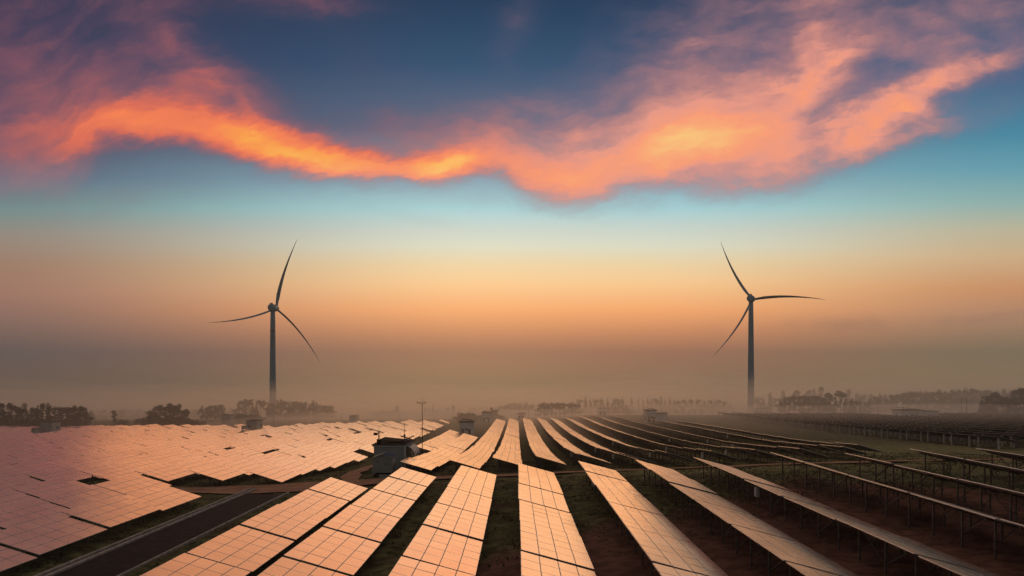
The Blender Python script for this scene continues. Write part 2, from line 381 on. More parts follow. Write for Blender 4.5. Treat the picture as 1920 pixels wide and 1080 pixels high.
def road():
    b = MB(); ys = np.linspace(3*D, 11.55*D, 40)
    xl, xr = -4.58*D, -3.93*D
    vs = []; fs = []
    for y in ys:
        sk = (y > 11.9*D)*0
        for k in range(5):
            x = xl+(xr-xl)*k/4; vs.append((x, y, float(zg((xl+xr)/2, y))+.03))
    for i in range(len(ys)-1):
        for k in range(4): fs.append((i*5+k, (i+1)*5+k, (i+1)*5+k+1, i*5+k+1)[::-1])
    b.add(vs, fs); tag(b.build('asphalt_road', ['asphalt']), 'dark asphalt road running from lower left to the dirt junction', kind='structure')
    def kerb(x, w, h, y1, lab):
        q = MB()
        yy = np.linspace(3*D, y1, 36)
        for a, c in zip(yy[:-1], yy[1:]):
            q.bar((x, a+.012, float(zg(-4.25*D, a))+h/2-.06), (x, c-.012, float(zg(-4.25*D, c))+h/2-.06), w, 0, h+.12)
        tag(q.build('kerb', ['kerb']), lab, kind='structure')
    kerb(xl-.16, .26, .16, 12.05*D, 'pale concrete kerb on the left edge of the asphalt road')
    kerb(xl-.75, .22, .20, 12.05*D, 'outer pale concrete drain edge left of the asphalt road')
    kerb(xr+.12, .18, .13, 11.75*D, 'thin pale kerb on the right edge of the asphalt road')
    dr = MB(); vs = []; fs = []
    for y in ys:
        for x in (xl-.63, xl-.30): vs.append((x, y, float(zg(-4.25*D, y))+.01))
    for i in range(len(ys)-1): fs.append((i*2, i*2+1, i*2+3, i*2+2))
    dr.add(vs, fs); tag(dr.build('drain', ['asphalt']), 'shallow dark drain between the two left kerbs', kind='structure')
road()

# ------------------------------------------------------------------ solar tables
TILT = R(15.2); W_ = 4.17; L_ = 7.74; PITCH = 8.06; HI = 2.0
ct, sn = math.cos(TILT), math.sin(TILT)
MW, ML, TH = 1.020, 1.524, .055
GA = (W_-4*MW)/3; GL = (L_-5*ML)/4
def tp(a, y, z=0.0, hi=HI): return Vector((a*ct + z*sn, y, hi - a*sn + z*ct))
def module_faces(b, M, tilt=(0, 0), under=True):
    x, y, r = MW/2, ML/2, .022
    T = M @ Euler((tilt[0], tilt[1], 0)).to_matrix().to_4x4()
    o = [(-x,-y),(x,-y),(x,y),(-x,y)]; i = [(-x+r,-y+r),(x-r,-y+r),(x-r,y-r),(-x+r,y-r)]
    vs = [T @ Vector((p[0], p[1], 0)) for p in o] + [T @ Vector((p[0], p[1], 0)) for p in i] + [T @ Vector((p[0], p[1], -TH)) for p in o]
    b.add(vs, [(0,1,5,4),(1,2,6,5),(2,3,7,6),(3,0,4,7)], 1)
    b.add(vs, [(4,5,6,7)], 0)
    b.add(vs, [(8,9,1,0),(9,10,2,1),(10,11,3,2),(11,8,0,3)], 1)
    b.add(vs, [(11,10,9,8)], 2)
Rt = Matrix.Rotation(TILT, 4, 'Y')
def slot(i, j, hi=HI):
    p = tp(MW/2+i*(MW+GA), -L_/2+ML/2+j*(ML+GL), 0, hi)
    return Matrix.Translation(p) @ Rt
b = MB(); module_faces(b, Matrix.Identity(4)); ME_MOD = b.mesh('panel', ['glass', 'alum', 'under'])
def jit(k=.0035): return (random.gauss(0, k), random.gauss(0, k))
def surface_mesh(hi=HI, short=0):
    b = MB()
    for i in range(4):
        for j in range(5-short): module_faces(b, slot(i, j, hi), jit())
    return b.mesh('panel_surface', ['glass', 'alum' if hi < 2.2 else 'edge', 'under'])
ME_SURF = [surface_mesh() for _ in range(5)]
ME_SHORT = [surface_mesh(HI, 1) for _ in range(2)]
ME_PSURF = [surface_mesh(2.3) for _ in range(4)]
FY = (-2.75, 0.0, 2.75); A_HI, A_LO = .85, 3.25
def leg_mesh(a, w=.10):
    b = MB(); top = tp(a, 0, -TH-.16); b.bar((top.x, 0, -1.5), (top.x, 0, top.z), w); return b.mesh('leg', ['steel'])
ME_LEG = (leg_mesh(A_HI), leg_mesh(A_LO))
def frame_mesh():
    b = MB()
    for a in (.55, 1.55, 2.6, 3.6): b.bar(tp(a, -L_/2, -TH-.035), tp(a, L_/2, -TH-.035), .05, 0, .06)
    for y in FY: b.bar(tp(.25, y, -TH-.115), tp(W_-.25, y, -TH-.115), .06, 0, .09)
    return b.mesh('frame', ['steel'])
ME_FRAME = frame_mesh()
def brace_mesh(sgn):
    b = MB(); x = tp(A_HI, 0).x
    b.bar((x-.07, 0, .35), (x-.07, sgn*2.1, tp(A_HI, 0, -TH-.18).z), .05)
    return b.mesh('brace', ['steel'])
ME_BR = (brace_mesh(-1), brace_mesh(1))
def cross_mesh():
    b = MB(); b.bar((tp(A_HI, 0).x, .06, .3), tp(2.1, .06, -TH-.2), .045); return b.mesh('brace', ['steel'])
ME_CR = cross_mesh()
def rack_mesh():
    b = MB()
    for y in FY:
        for a in (A_HI, A_LO):
            t_ = tp(a, y, -TH-.1); b.bar((t_.x, y, -.6), t_, .10)
        b.bar(tp(.25, y, -TH-.08), tp(W_-.25, y, -TH-.08), .06, 0, .09)
    for sgn in (-1, 1): b.bar((tp(A_HI, 0).x-.07, 0, .35), (tp(A_HI, 0).x-.07, sgn*2.1, tp(A_HI, 0, -TH-.18).z), .05)
    for a in (.55, 3.6): b.bar(tp(a, -L_/2, -TH-.035), tp(a, L_/2, -TH-.035), .05, 0, .06)
    return b.mesh('rack', ['steel'])
ME_RACK = rack_mesh()
def pillar_mesh():
    b = MB()
    for y in FY[::2]:
        for a in (.7, 3.5):
            t_ = tp(a, y, -TH-.12, 2.3); b.box((t_.x, y, t_.z/2-.4), (.32, .32, t_.z+.8))
    return b.mesh('pillar', ['conc'])
def prack_mesh():
    b = MB()
    for y in FY[::2]: b.bar(tp(.2, y, -TH-.09, 2.3), tp(W_-.2, y, -TH-.09, 2.3), .10, 0, .12)
    for a in (.55, 3.6): b.bar(tp(a, -L_/2, -TH-.03, 2.3), tp(a, L_/2, -TH-.03, 2.3), .06, 0, .06)
    return b.mesh('frame', ['steel'])
ME_PRACK = prack_mesh()
def one_pillar(a):
    b = MB(); t_ = tp(a, 0, -TH-.14, 2.3); b.box((t_.x, 0, t_.z/2-.4), (.32, .32, t_.z+.8)); return b.mesh('pillar', ['conc'])
ME_PIL = (one_pillar(.7), one_pillar(3.5))
def combiner(): 
    b = MB(); b.box((0, 0, 0), (.22, .55, .75)); b.box((-.125, 0, 0), (.03, .45, .63)); return b.mesh('combiner_box', ['boxw'])
ME_CB = combiner()

def place(xh, yc, step=1.0, roll=0.0, zj=.03):
    y0, y1 = yc-PITCH/2, yc+PITCH/2
    z0, z1 = float(zt(xh, y0)), float(zt(xh, y1))
    pit = math.atan2(z1-z0, y1-y0)*step + random.gauss(0, .0035)
    return (xh+random.gauss(0, .03), yc, (z0+z1)/2 + random.gauss(0, zj)), (pit, R(roll) + random.gauss(0, .0045), random.gauss(0, .0012))
near_proto = None
def near_table(loc, rot, label, group, cb=False):
    r = thing('solar_table', label, 'solar panel', loc, rot, group)
    for i in range(4):
        for j in range(5):
            o = link('panel', ME_MOD, r); t0, t1 = jit()
            o.matrix_local = slot(i, j) @ Euler((t0, t1, 0)).to_matrix().to_4x4()
    link('frame', ME_FRAME, r)
    for y in FY:
        link('leg', ME_LEG[0], r, (0, y, 0)); link('leg', ME_LEG[1], r, (0, y, 0)); link('brace', ME_CR, r, (0, y, 0))
    link('brace', ME_BR[0], r); link('brace', ME_BR[1], r)
    if cb: link('combiner_box', ME_CB, r, (tp(A_HI, 0).x-.2, 2.75, 1.15))
    return r
def mid_table(loc, rot, label, group, cb=False, short=False):
    r = thing('solar_table', label, 'solar panel', loc, rot, group)
    link('panel_surface', random.choice(ME_SHORT if short else ME_SURF), r); link('rack', ME_RACK, r)
    if cb: link('combiner_box', ME_CB, r, (tp(A_HI, 0).x-.2, 2.75, 1.1))
    return r
def pil_table(loc, rot, label, group):
    r = thing('pillar_solar_table', label, 'solar panel', loc, rot, group)
    link('panel_surface', random.choice(ME_PSURF), r); link('frame', ME_PRACK, r)
    for y in FY[::2]: link('pillar', ME_PIL[0], r, (0, y, 0)); link('pillar', ME_PIL[1], r, (0, y, 0))
    return r
NEARG = 'solar tables of the near plot, in front of the dirt path'
TONE = ['pink lit', 'peach lit', 'golden', 'golden', 'golden', 'bronze', 'bronze', 'dark backed', 'dark backed', 'dark backed', 'dark backed']
near_rows = [(-3.08,11.3),(-2.06,12.2),(-.965,11.95),(.03,11.95),(1.01,11.24),(1.92,11.07),(2.87,11.1),(3.87,10.45),(4.66,9.7),(5.75,10.0),(6.85,10.2)]
def inview(x, y, mrg=.04):
    return y > 0 and -(VX/F)-mrg < (x+2)/y < (1920-VX)/F+mrg
for ri, (xr, ye) in enumerate(near_rows):
    k = 0; y = ye*D - PITCH/2
    while y > 3.6*D:
        h = float(hg(xr*D, y))-2.0
        yb_ = VY + F*(h)/(y+PITCH/2)
        if yb_ < 1085 and inview(xr*D, y+PITCH/2, .09):
            loc, rot = place(xr*D, y, 1.0, (1.1,.6,0,-.3,-.5,-.5,-.5,0,0,0,0)[ri])
            near_table(loc, rot, f'{TONE[ri]} solar table {ORD[k+1]} from dirt path, {ORD[ri+1]} row right of asphalt road', NEARG, cb=(ri, k) in ((4, 1), (6, 2)))
        k += 1; y -= PITCH
bulk = []; pbulk = []; missing = rng.random((60, 60))
LEFTN = 'solar tables of the lower left plot'
for k in range(0, 4):
    ye = (10.85, 11.9, 11.5, 11.9)[k]; xh = -(5.62+k)*D
    y = ye*D - PITCH/2; n = 0
    while y > 4.5*D:
        if inview(xh, y+PITCH/2, .12):
            loc, rot = place(xh, y, .2, 2.2, .05)
            near_table(loc, rot, f'lilac solar table {ORD[n+1]} from dirt path, {ORD[k+1]} row left of asphalt road', LEFTN)
        n += 1; y -= PITCH
cand = []
back_rows = [(-3.2,21.5,33),(-2.3,13.4,30.0),(-1.35,13.4,46),(-.51,13.9,46),(.39,13.9,46.5),(1.32,14.0,46.5),(2.17,13.7,46),(3.08,14.0,46),(4.06,14.2,46),(5.0,14.3,46),(5.94,14.3,45),(7.09,14.8,37),(8.0,16.0,34)]
CBX = {(4,3),(6,1),(6,4),(7,1),(8,3),(8,0),(9,1),(10,3),(10,5),(11,6),(9,6),(7,6),(5,2)}
for ri, (xr, y0, y1) in enumerate(back_rows):
    y = y0*D + PITCH/2; k = 0
    while y < y1*D:
        cand.append((y, 'back', ri, k, xr*D, y)); k += 1; y += PITCH
for k in range(27):
    xh = -(5.02+k)*D; y = (12.75 if k == 0 else 12.5)*D + PITCH/2; n = 0
    y1 = (40 if k > 8 else 41.5+ (8-k)*.5)*D
    while y < y1:
        if inview(xh, y+PITCH, .05) and not (missing[k, n] < .055 and n > 0):
            hid = any(abs(xh+2-cx) < 4.2 and abs(y-cy) < 7.5 for cx, cy in ((-157, 226), (-104.5, 238), (-219, 300)))
            if not hid: cand.append((y*.82 + 10, 'left', k, n, xh, y))
        n += 1; y += PITCH
for k in range(27):
    xh = (13.6+1.06*k)*D; y = (19.2+.12*k)*D + PITCH/2; n = 0
    while y < 46*D:
        if inview(xh, y+PITCH, .05) and not (148 < xh < 171 and y > 41.5*D-6): cand.append((y*1.12 + k*3, 'pil', k, n, xh, y))
        n += 1; y += PITCH
cand.sort(key=lambda c: c[0])
NIND = 215
cnt = 0
for key, kind, ri, k, xh, y in cand:
    if kind == 'pil':
        loc, rot = place(xh, y, 1.0)
        if cnt < NIND:
            pil_table(loc, rot, f'dark solar table on concrete pillars, {ORD[k+1]} from near end, {ORD[ri+1]} pillar row from left', 'solar tables standing on concrete pillars'); cnt += 1
        else: pbulk.append((loc, rot))
    else:
        k_ = ri if kind == 'left' else 0
        loc, rot = place(xh, y, (.12 if k_ < 8 else .35) if kind == 'left' else .8, (3.2 if y > 17*D else 1.6 + (y/D-12)*.32) if kind == 'left' else .8, .13 if kind == 'left' else .03)
        if cnt < NIND:
            if kind == 'back':
                lab = f'tan solar table {ORD[k+1]} beyond dirt path, {ORD[ri]} row right of white inverter house' if ri else f'tan solar table {ORD[k+1]} along the short row touching the dirt lane'
                mid_table(loc, rot, lab, 'solar tables of the central plot beyond the dirt path', (ri, k) in CBX)
            else:
                mid_table(loc, rot, f'orange pink solar table {ORD[k+1]} beyond dirt path, {ORD[ri+1]} row left of dirt lane', 'solar tables of the left plot beyond the dirt path', False, random.random() < .14)
            cnt += 1
        else: bulk.append((loc, rot))
def bulk_mesh(items, name, hi, pillars, short_p=0):
    vs = []; fs = []; mi = []; o = 0
    base = MB()
    for i in range(4):
        for j in range(5):
            x, y = MW/2, ML/2; M = slot(i, j, hi)
            base.add([M @ Vector(p) for p in ((-x,-y,0),(x,-y,0),(x,y,0),(-x,y,0))], [(0,1,2,3)], 0)
    u = [tp(0, -L_/2, 0, hi), tp(W_, -L_/2, 0, hi), tp(W_, L_/2, 0, hi), tp(0, L_/2, 0, hi)]; lo = [p - Vector((sn, 0, ct))*.075 for p in u]
    base.add(u+lo, [(0,4,5,1),(1,5,6,2),(2,6,7,3),(3,7,4,0)], 1); base.add(u+lo, [(7,6,5,4)], 2)
    for y in (FY if not pillars else FY[::2]):
        for a in ((A_HI, A_LO) if not pillars else (.7, 3.5)):
            t_ = tp(a, y, -.1, hi); base.bar((t_.x, y, -.8), t_, .10 if not pillars else .32, 3)
    bv = np.array([tuple(v) for v in base.v]); nq = 80
    for loc, rot in items:
        v = bv.copy()
        # each module leans a hair differently
        dz = rng.normal(0, .0035, (20, 2))
        for k in range(20):
            q = v[k*4:k*4+4]; c = q.mean(0); v[k*4:k*4+4, 2] += (q[:, 0]-c[0])*dz[k, 0] + (q[:, 1]-c[1])*dz[k, 1]
        if short_p and loc[0] < -25 and rng.random() < short_p:
            for q in (4, 9, 14, 19): v[q*4:q*4+4] = v[(q-1)*4:(q-1)*4+4] - np.array([0, 0, .002])
            v[80:96, 1] = np.minimum(v[80:96, 1], L_/2-ML-GL)
        E = np.array(Euler(rot).to_matrix()); v = v @ E.T + np.array(loc)
        vs.append(v); fs += [tuple(i+o for i in f) for f in base.f]; mi += base.mi; o += len(v)
    me = bpy.data.meshes.new(name); me.from_pydata(np.concatenate(vs).tolist(), [], fs)
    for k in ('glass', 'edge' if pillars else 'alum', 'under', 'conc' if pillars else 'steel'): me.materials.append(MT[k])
    me.polygons.foreach_set('material_index', mi); return link(name, me)
tag(bulk_mesh(bulk, 'distant_solar_tables', HI, False, .16), 'far rows of solar tables fading into the mist', kind='stuff')
tag(bulk_mesh(pbulk, 'distant_pillar_tables', 2.3, True), 'far dark rows of solar tables on concrete pillars at right', kind='stuff')

# ------------------------------------------------------------------ inverter house, kiosk, cabins
def house(name, label, cat, x0, x1, y0, y1, h, zb_=None, group=None, wm='wall'):
    z = float(zg((x0+x1)/2, y0)) if zb_ is None else zb_
    r = thing(name, label, cat, ((x0+x1)/2, (y0+y1)/2, z), (0,0,0), group); w, l = x1-x0, y1-y0
    b = MB(); b.box((0, 0, h/2-.4), (w, l, h+.8)); wl = b.build('wall', [wm], r)
    return r, w, l, wl
def main_house():
    h = 3.75
    r, w, l, wl = house('inverter_house', 'small white inverter house with striped awning beside the dirt lane', 'building', -19.9, -15.65, 95, 102.2, h)
    b = MB(); b.box((0, 0, h-.04), (w+.30, l+.30, .20)); b.box((0, 0, h+.13), (w+.55, l+.5, .13), 1)
    rf = b.build('roof', ['trim', 'roof'], r)
    b = MB(); M = Matrix.Translation((.1, .2, h+.50)) @ Matrix.Rotation(R(6), 4, 'Y')
    b.box((0, 0, 0), (w*.86, 4.4, .07), 0, M)
    for x in (-1.4, 1.4):
        for y in (-2.2, 1.6): b.bar((x+.1, y-.1, h+.25), (x+.1, y-.1, h+.55-x*.16), .07, 1)
    b.bar((w/2-.9, -1.2, h+.40), (w/2+.55, 1.6, h+.95), .12, 1)
    b.build('roof_panel', ['black', 'black'], rf)
    b = MB(); b.box((0, 0, 0), (.12, .35, h-.1)); b.build('corner_post', ['trim'], r, loc=(w/2+.06, -l/2+.17, (h-.1)/2))
    for y, ww, zz, hh in ((-2.4, .7, 1.35, 1.5), (1.9, 1.0, 1.05, 2.1)):
        f = MB(); f.box((0, 0, 0), (.10, ww+.16, hh+.12)); fo = f.build('door' if hh > 2 else 'window', ['trim'], r, loc=(w/2+.04, y, zz))
        f = MB(); f.box((.045, 0, 0), (.04, ww, hh)); f.build('pane', ['dark'], fo)
    f = MB(); f.box((0, 0, 0), (.08, .4, .35)); f.build('vent', ['dark'], r, loc=(w/2+.04, -2.4, 2.75))
    a = MB(); n = 8; y0, y1 = -2.0, 3.2; vs = []; fs = []
    for i in range(n+1):
        t_ = i/n*math.pi/2; xx = math.sin(t_)*1.15; zz = -(1-math.cos(t_))*1.35
        for y in np.linspace(y0, y1, 14): vs.append((xx, y, zz))
    for i in range(n):
        for k in range(13): fs.append((i*14+k, (i+1)*14+k, (i+1)*14+k+1, i*14+k+1))
    a.add(vs, fs); aw = a.build('awning', ['stripe'], r, True, (w/2+.01, 0, 3.45))
    sd_ = aw.modifiers.new('thickness', 'SOLIDIFY'); sd_.thickness = .05
    b = MB(); b.box((0, 0, .08), (1.4, 2.2, .5)); b.build('step', ['conc'], r, loc=(w/2+.72, 1.9, -.05))
    z = r.location.z + h + .27
    c = thing('security_camera', 'dark security camera on a short pole at the inverter house roof corner', 'camera', (-19.25, 95.3, z))
    b = MB(); b.tube([(0,0,-.05),(0,0,1.75)], [.09,.08], 8); b.tube([(0,0,1.75),(0,0,2.4)], [.02,.012], 6); b.build('pole', ['black'], c)
    b = MB(); b.box((-.42, -.15, 1.35), (.5, .38, .34)); b.bar((0, 0, 1.45), (-.3, -.1, 1.45), .09); b.tube([(-.42,-.34,1.33),(-.42,-.46,1.31)], [.12,.14], 8); b.build('camera_head', ['black'], c)
    b = MB(); b.box((0, .1, .28), (.55, .5, .6)); b.build('control_box', ['black'], c)
    a = thing('lightning_rod', 'thin grey lightning rod standing just behind the inverter house', 'pole', at(758.5, 104))
    b = MB(); b.tube([(0,0,-.3),(0,0,4.9)], [.10,.08], 8); b.build('mast', ['steel'], a)
    b = MB(); b.tube([(0,0,4.9),(0,0,5.25)], [.15,.15], 8); b.tube([(0,0,5.25),(0,0,7.0)], [.04,.02], 6); b.build('rod_tip', ['steel'], a)
main_house()
def text_mesh(body, size, matk, parent, loc, rot, name='lettering'):
    cu = bpy.data.curves.new(name, 'FONT'); cu.body = body; cu.size = size; cu.extrude = .004; cu.align_x = 'CENTER'; cu.align_y = 'CENTER'
    o = bpy.data.objects.new('tmp', cu); COL.objects.link(o); bpy.context.view_layer.update()
    me = bpy.data.meshes.new_from_object(o.evaluated_get(bpy.context.evaluated_depsgraph_get())); bpy.data.objects.remove(o)
    me.materials.clear(); me.materials.append(MT[matk]); return link(name, me, parent, loc, rot)
def kiosk():
    w, l, h = 2.45, 2.6, 2.15
    x, y = -17.45, 90.0
    r = thing('transformer_kiosk', 'grey pitched roof transformer kiosk in front of the white inverter house', 'kiosk', (x, y, float(zg(x, y-1))+.30))
    b = MB(); b.box((0, 0, h/2+.1), (w, l, h-.2))
    for sx in (-1, 1):
        for sy in (-1, 1): b.box((sx*(w/2-.02), sy*(l/2-.02), h/2), (.12, .12, h))
    b.build('body', ['kiosk'], r)
    b = MB(); e = .14; hw, hl = w/2+e, l/2+e; pk = .52
    vs = [(-hw,-hl,h),(0,-hl,h+pk),(hw,-hl,h),(-hw,hl,h),(0,hl,h+pk),(hw,hl,h)]
    lo = [(a, c, q-.10) for a, c, q in vs]
    b.add(vs+lo, [(0,1,4,3),(0,6,7,1),(1,7,8,2),(3,4,10,9),(4,5,11,10),(0,3,9,6),(2,8,11,5),(6,9,10,7),(7,10,11,8)], 0)
    b.add(vs, [(1,2,5,4)], 1)
    b.add([(-w/2,-l/2+.02,h-.02),(w/2,-l/2+.02,h-.02),(0,-l/2+.02,h+pk-.12)], [(0,1,2)], 2)
    b.build('roof', ['kiosk', 'bluroof', 'kiosk'], r)
    dr = MB(); dr.box((0, 0, 0), (.05, l*.8, h*.78)); do = dr.build('door', ['cabin2'], r, loc=(w/2+.02, 0, h*.5))
    lv = MB()
    for k in range(7): lv.box((.03, 0, -.55+k*.10), (.03, l*.6, .05))
    lv.build('louvre', ['kiosk'], do)
    b = MB(); b.box((0, 0, 0), (.22, .02, .07)); b.build('vent', ['dark'], r, loc=(-.55, -l/2-.012, 1.62))
    text_mesh('BT', .36, 'mark', r, (.42, -l/2-.008, 1.28), (R(90), 0, 0))
    b = MB(); b.box((0, 0, -.42), (w-.1, l-.1, .74)); b.build('plinth', ['roof'], r)
    b = MB(); b.box((0, -.3, -.22), (1.2, .3, .12)); b.box((0, -.62, -.40), (1.2, .34, .12)); b.build('steps', ['conc'], r, loc=(.25, -l/2, .12))
kiosk()
def far_house(label, px0, px1, Y, depth, h, side_left=True, annex=None, rodx=None):
    """pale inverter house with a flat overhanging roof and a rooftop panel"""
    x0, x1 = (px0-VX)*Y/F, (px1-VX)*Y/F
    r, w, l, wl = house('inverter_house', label, 'building', x0, x1, Y, Y+depth, h, None, None, 'farwall')
    b = MB(); b.box((0, 0, h+.02), (w+.8, l+.7, .2)); rf = b.build('roof', ['roof'], r)
    b = MB(); M = Matrix.Translation((0, 0, h+.62)) @ Matrix.Rotation(R(5), 4, 'Y'); b.box((0, 0, 0), (w*.8, l*.7, .08), 0, M)
    for x in (-w*.3, w*.3): b.bar((x, -l*.2, h+.1), (x, -l*.2, h+.62-x*.09), .08)
    b.build('roof_panel', ['black'], rf)
    for fx in (-.28, .22):
        f = MB(); f.box((0, 0, 0), (.95, .1, 2.1)); fo = f.build('door', ['trim'], r, loc=(fx*w, -l/2-.04, 1.05))
        f = MB(); f.box((0, -.045, 0), (.78, .04, 1.95)); f.build('pane', ['dark'], fo)
    f = MB(); f.box((0, 0, 0), (.7, .1, .7)); f.build('window', ['dark'], r, loc=(0, -l/2-.04, 1.9))
    f = MB(); f.box((0, 0, 0), (.1, 1.0, 2.1)); f.build('door', ['dark'], r, loc=((-1 if side_left else 1)*(w/2+.04), 0, 1.05))
    f = MB(); f.box((0, 0, h/2), (.3, .14, h)); f.build('corner_post', ['trim'], r, loc=(-w/2+.2, -l/2-.07, 0))
    if annex:
        aw, ah = annex
        b = MB(); b.box((0, 0, ah/2-.4), (aw, l*.7, ah+.8)); b.build('annex', ['farwall'], r, loc=(w/2+aw/2, -l*.1, 0))
        b = MB(); b.box((0, 0, 0), (aw+.5, l*.75, .16)); b.build('annex_roof', ['roof'], r, loc=(w/2+aw/2+.1, -l*.1, ah+.1))
    return r
H2 = far_house('grey inverter house between the lane and the central rows, nearest beyond the weather mast', 862, 887, 33.2*D, 5, 4.2)
H3 = far_house('hazy inverter house below a bushy tree left of the central rows', 904, 921, 47.5*D, 5, 4.2)
H5 = far_house('dark inverter house with annex and door bay among the right hand central rows', 1213, 1231, 38.4*D, 5, 4.4, True, (4.0, 3.3))
H6 = far_house('pale misted inverter house left of the dark one with annex', 1123, 1139, 54*D, 5, 3.6)
H7 = far_house('long white building with dark doors and annex beyond the pillar rows', 1691, 1729, 41.5*D, 7, 3.9, True, (6.8, 3.4))
H8 = far_house('ghostly pale building in mist right of the right turbine', 1422, 1445, 60*D, 6, 3.6)
H9 = far_house('tiny misted hut at the vanishing end of the central rows', 971, 984, 51*D, 4, 3.0)
def cabin(label, px0, pxm, px1, Y, h, annex=True, lift=.9):
    x0, xm = (px0-VX)*Y/F, (pxm-VX)*Y/F; x1 = xm + 3.0
    l = max(2.6, ((xm)*F/(px1-VX) - Y)) if px1 else 3
    l = min(l, 9)
    z = float(zg(x0, Y)) + lift
    r = thing('equipment_cabin', label, 'cabin', ((x0+xm)/2, Y+l/2, z), group='equipment cabins among the left solar rows'); w = xm-x0
    b = MB(); b.box((0, 0, h/2-.2-lift/2), (w, l, h+lift+.4)); b.build('wall', ['cabin'], r)
    b = MB(); b.box((0, 0, h+.06), (w+.12, l+.12, .12)); b.build('roof', ['roof'], r)
    b = MB(); b.box((0, 0, 0), (.06, l-.3, h-.3)); so = b.build('side_panel', ['cabin2'], r, loc=(w/2+.03, 0, h/2))
    b = MB(); b.box((.03, 0, 0), (.06, l*.2, .75)); b.build('window', ['dark'], so, loc=(.02, l*.12, 0))
    if annex:
        aw = w*.62; b = MB(); b.box((0, 0, h*.22-.5), (aw, 2.2, h*.55+1.0)); an = b.build('annex', ['cabin'], r, loc=(-w*.42, -l/2-1.1, 0))
        b = MB(); b.box((0, 0, 0), (aw+.1, 2.3, .1)); b.build('annex_roof', ['roof'], an, loc=(0, 0, h*.5+.05))
        b = MB(); b.box((0, 0, 0), (aw*.5, .06, h*.42)); b.build('door', ['cabin2'], an, loc=(aw*.2, -1.13, h*.24))
        b = MB(); b.box((-aw*.5-2.6, -.2, -.25), (5.2, 2.4, .12)); b.build('platform', ['roof'], an)
    return r
cabin('grey box cabin with low annex nearest the left photo edge', 73, 96.5, 114, 223, 3.6)
cabin('dark grey cabin with annex below the left turbine', 462, 481, 493, 236, 3.5)
cabin('small misted cabin below the end of the left tree clump', 148, 166, 177, 300, 3.4, False)
cabin('faint cabin in haze right of the rounded tree clump', 416, 431, 440, 300, 3.3, False)
cabin('small distant dark cabin alone right of the left turbine wood', 655, 667, 673, 305, 2.6, False)

# ------------------------------------------------------------------ masts and poles
def weather_mast():
    x, y, z = at(791.8, 19.0*D); k = y/F
    r = thing('weather_mast', 'slim dark weather mast with wind vane and guy wires beside inverter house', 'mast', (x, y, z))
    h = (CAMZ+(VY-757)*k) - z
    b = MB(); b.tube([(0,0,-.3),(0,0,h*.55),(0,0,h)], [.075,.06,.05], 8); b.build('mast', ['black'], r)
    b = MB(); b.tube([(0,0,h),(0,0,h+1.15)], [.03,.015], 6); b.build('lightning_rod', ['black'], r)
    b = MB(); b.bar((-.62, 0, h), (.5, 0, h), .05); b.build('cross_arm', ['black'], r)
    b = MB(); b.tube([(-.52,0,h),(-.52,0,h+.25)], [.03,.03], 6); b.box((-.9, 0, h+.22), (.10, .28, .30)); b.bar((-.9,0,h+.22), (-.35,0,h+.22), .03); b.box((-.35,0,h+.24),(.14,.1,.14)); b.build('wind_vane', ['black'], r)
    b = MB(); b.tube([(.45,0,h),(.45,0,h+.22)], [.03,.03], 6)
    for a in (0, 120, 240):
        c, s_ = math.cos(R(a)), math.sin(R(a)); b.bar((.45,0,h+.22), (.45+c*.2, s_*.2, h+.22), .03); b.tube([(.45+c*.16, s_*.16, h+.22), (.45+c*.28, s_*.28, h+.22)], [.03,.09], 6)
    b.build('anemometer', ['black'], r)
    for dx, dy in ((2.9, -1.5), (-1.0, 3.0)):
        b = MB(); b.bar((0, 0, h*.72), (dx, dy, -.2), .022); b.build('guy_wire', ['black'], r)
    b = MB(); b.box((0, -.12, .9), (.45, .25, .6)); b.build('logger_box', ['boxw'], r)
weather_mast()
def pole(label, px, Y, py_top, rad=.07, arms=False, py_base=None):
    x, y, z = at(px, Y); h = (CAMZ+(VY-py_top)*Y/F) - z
    r = thing('utility_pole' if arms else 'lightning_pole', label, 'pole', (x, y, z))
    b = MB(); b.tube([(0,0,-.4),(0,0,h)], [rad*1.2, rad*.75], 8); b.build('shaft', ['wood' if arms else 'steel'], r)
    if arms:
        b = MB(); b.bar((-1.1*arms, 0, h-.25), (.5*arms, 0, h-.25), .12)
        for q in (-1.0, -.4, .4): b.tube([(q*arms, 0, h-.2), (q*arms, 0, h+.05)], [.05, .04], 6)
        b.build('cross_arm', ['wood'], r)
    else:
        b = MB(); b.tube([(0,0,h),(0,0,h+.7)], [.03,.015], 6); b.build('rod_tip', ['steel'], r)
pole('thin rod in front of the left turbine tower', 513.5, 38*D, 783)
pole('very faint thin pole before the wood right of the left turbine', 535.5, 47*D, 776)
pole('thin pole left of the small distant dark cabin', 639.5, 46*D, 777)
pole('thin pole midway between distant dark cabin and weather mast', 750, 44*D, 776)
pole('thin pole right of the hut at the end of the central rows', 991, 50*D, 767)
pole('thin pole just left of the dark inverter house with annex', 1207, 38.5*D, 763, .08)
pole('faint thin pole left of the right turbine tower', 1336.5, 50*D, 760, .08)
pole('thin pole right of the right turbine above pale building', 1447, 52*D, 758, .08)
pole('tall thin pole left of the long white building', 1646, 47*D, 756, .08)
pole('short rod at the left corner of the long white building', 1694, 45.5*D, 758, .06)
pole('left one of two twin utility poles beside the right wood', 1803.5, 50*D, 746, .16, 1)
pole('right one of two twin utility poles beside the right wood', 1812.5, 50*D, 746, .16, -1)
pole('lone pole left of the small slender tree', 179, 44*D, 781, .10)

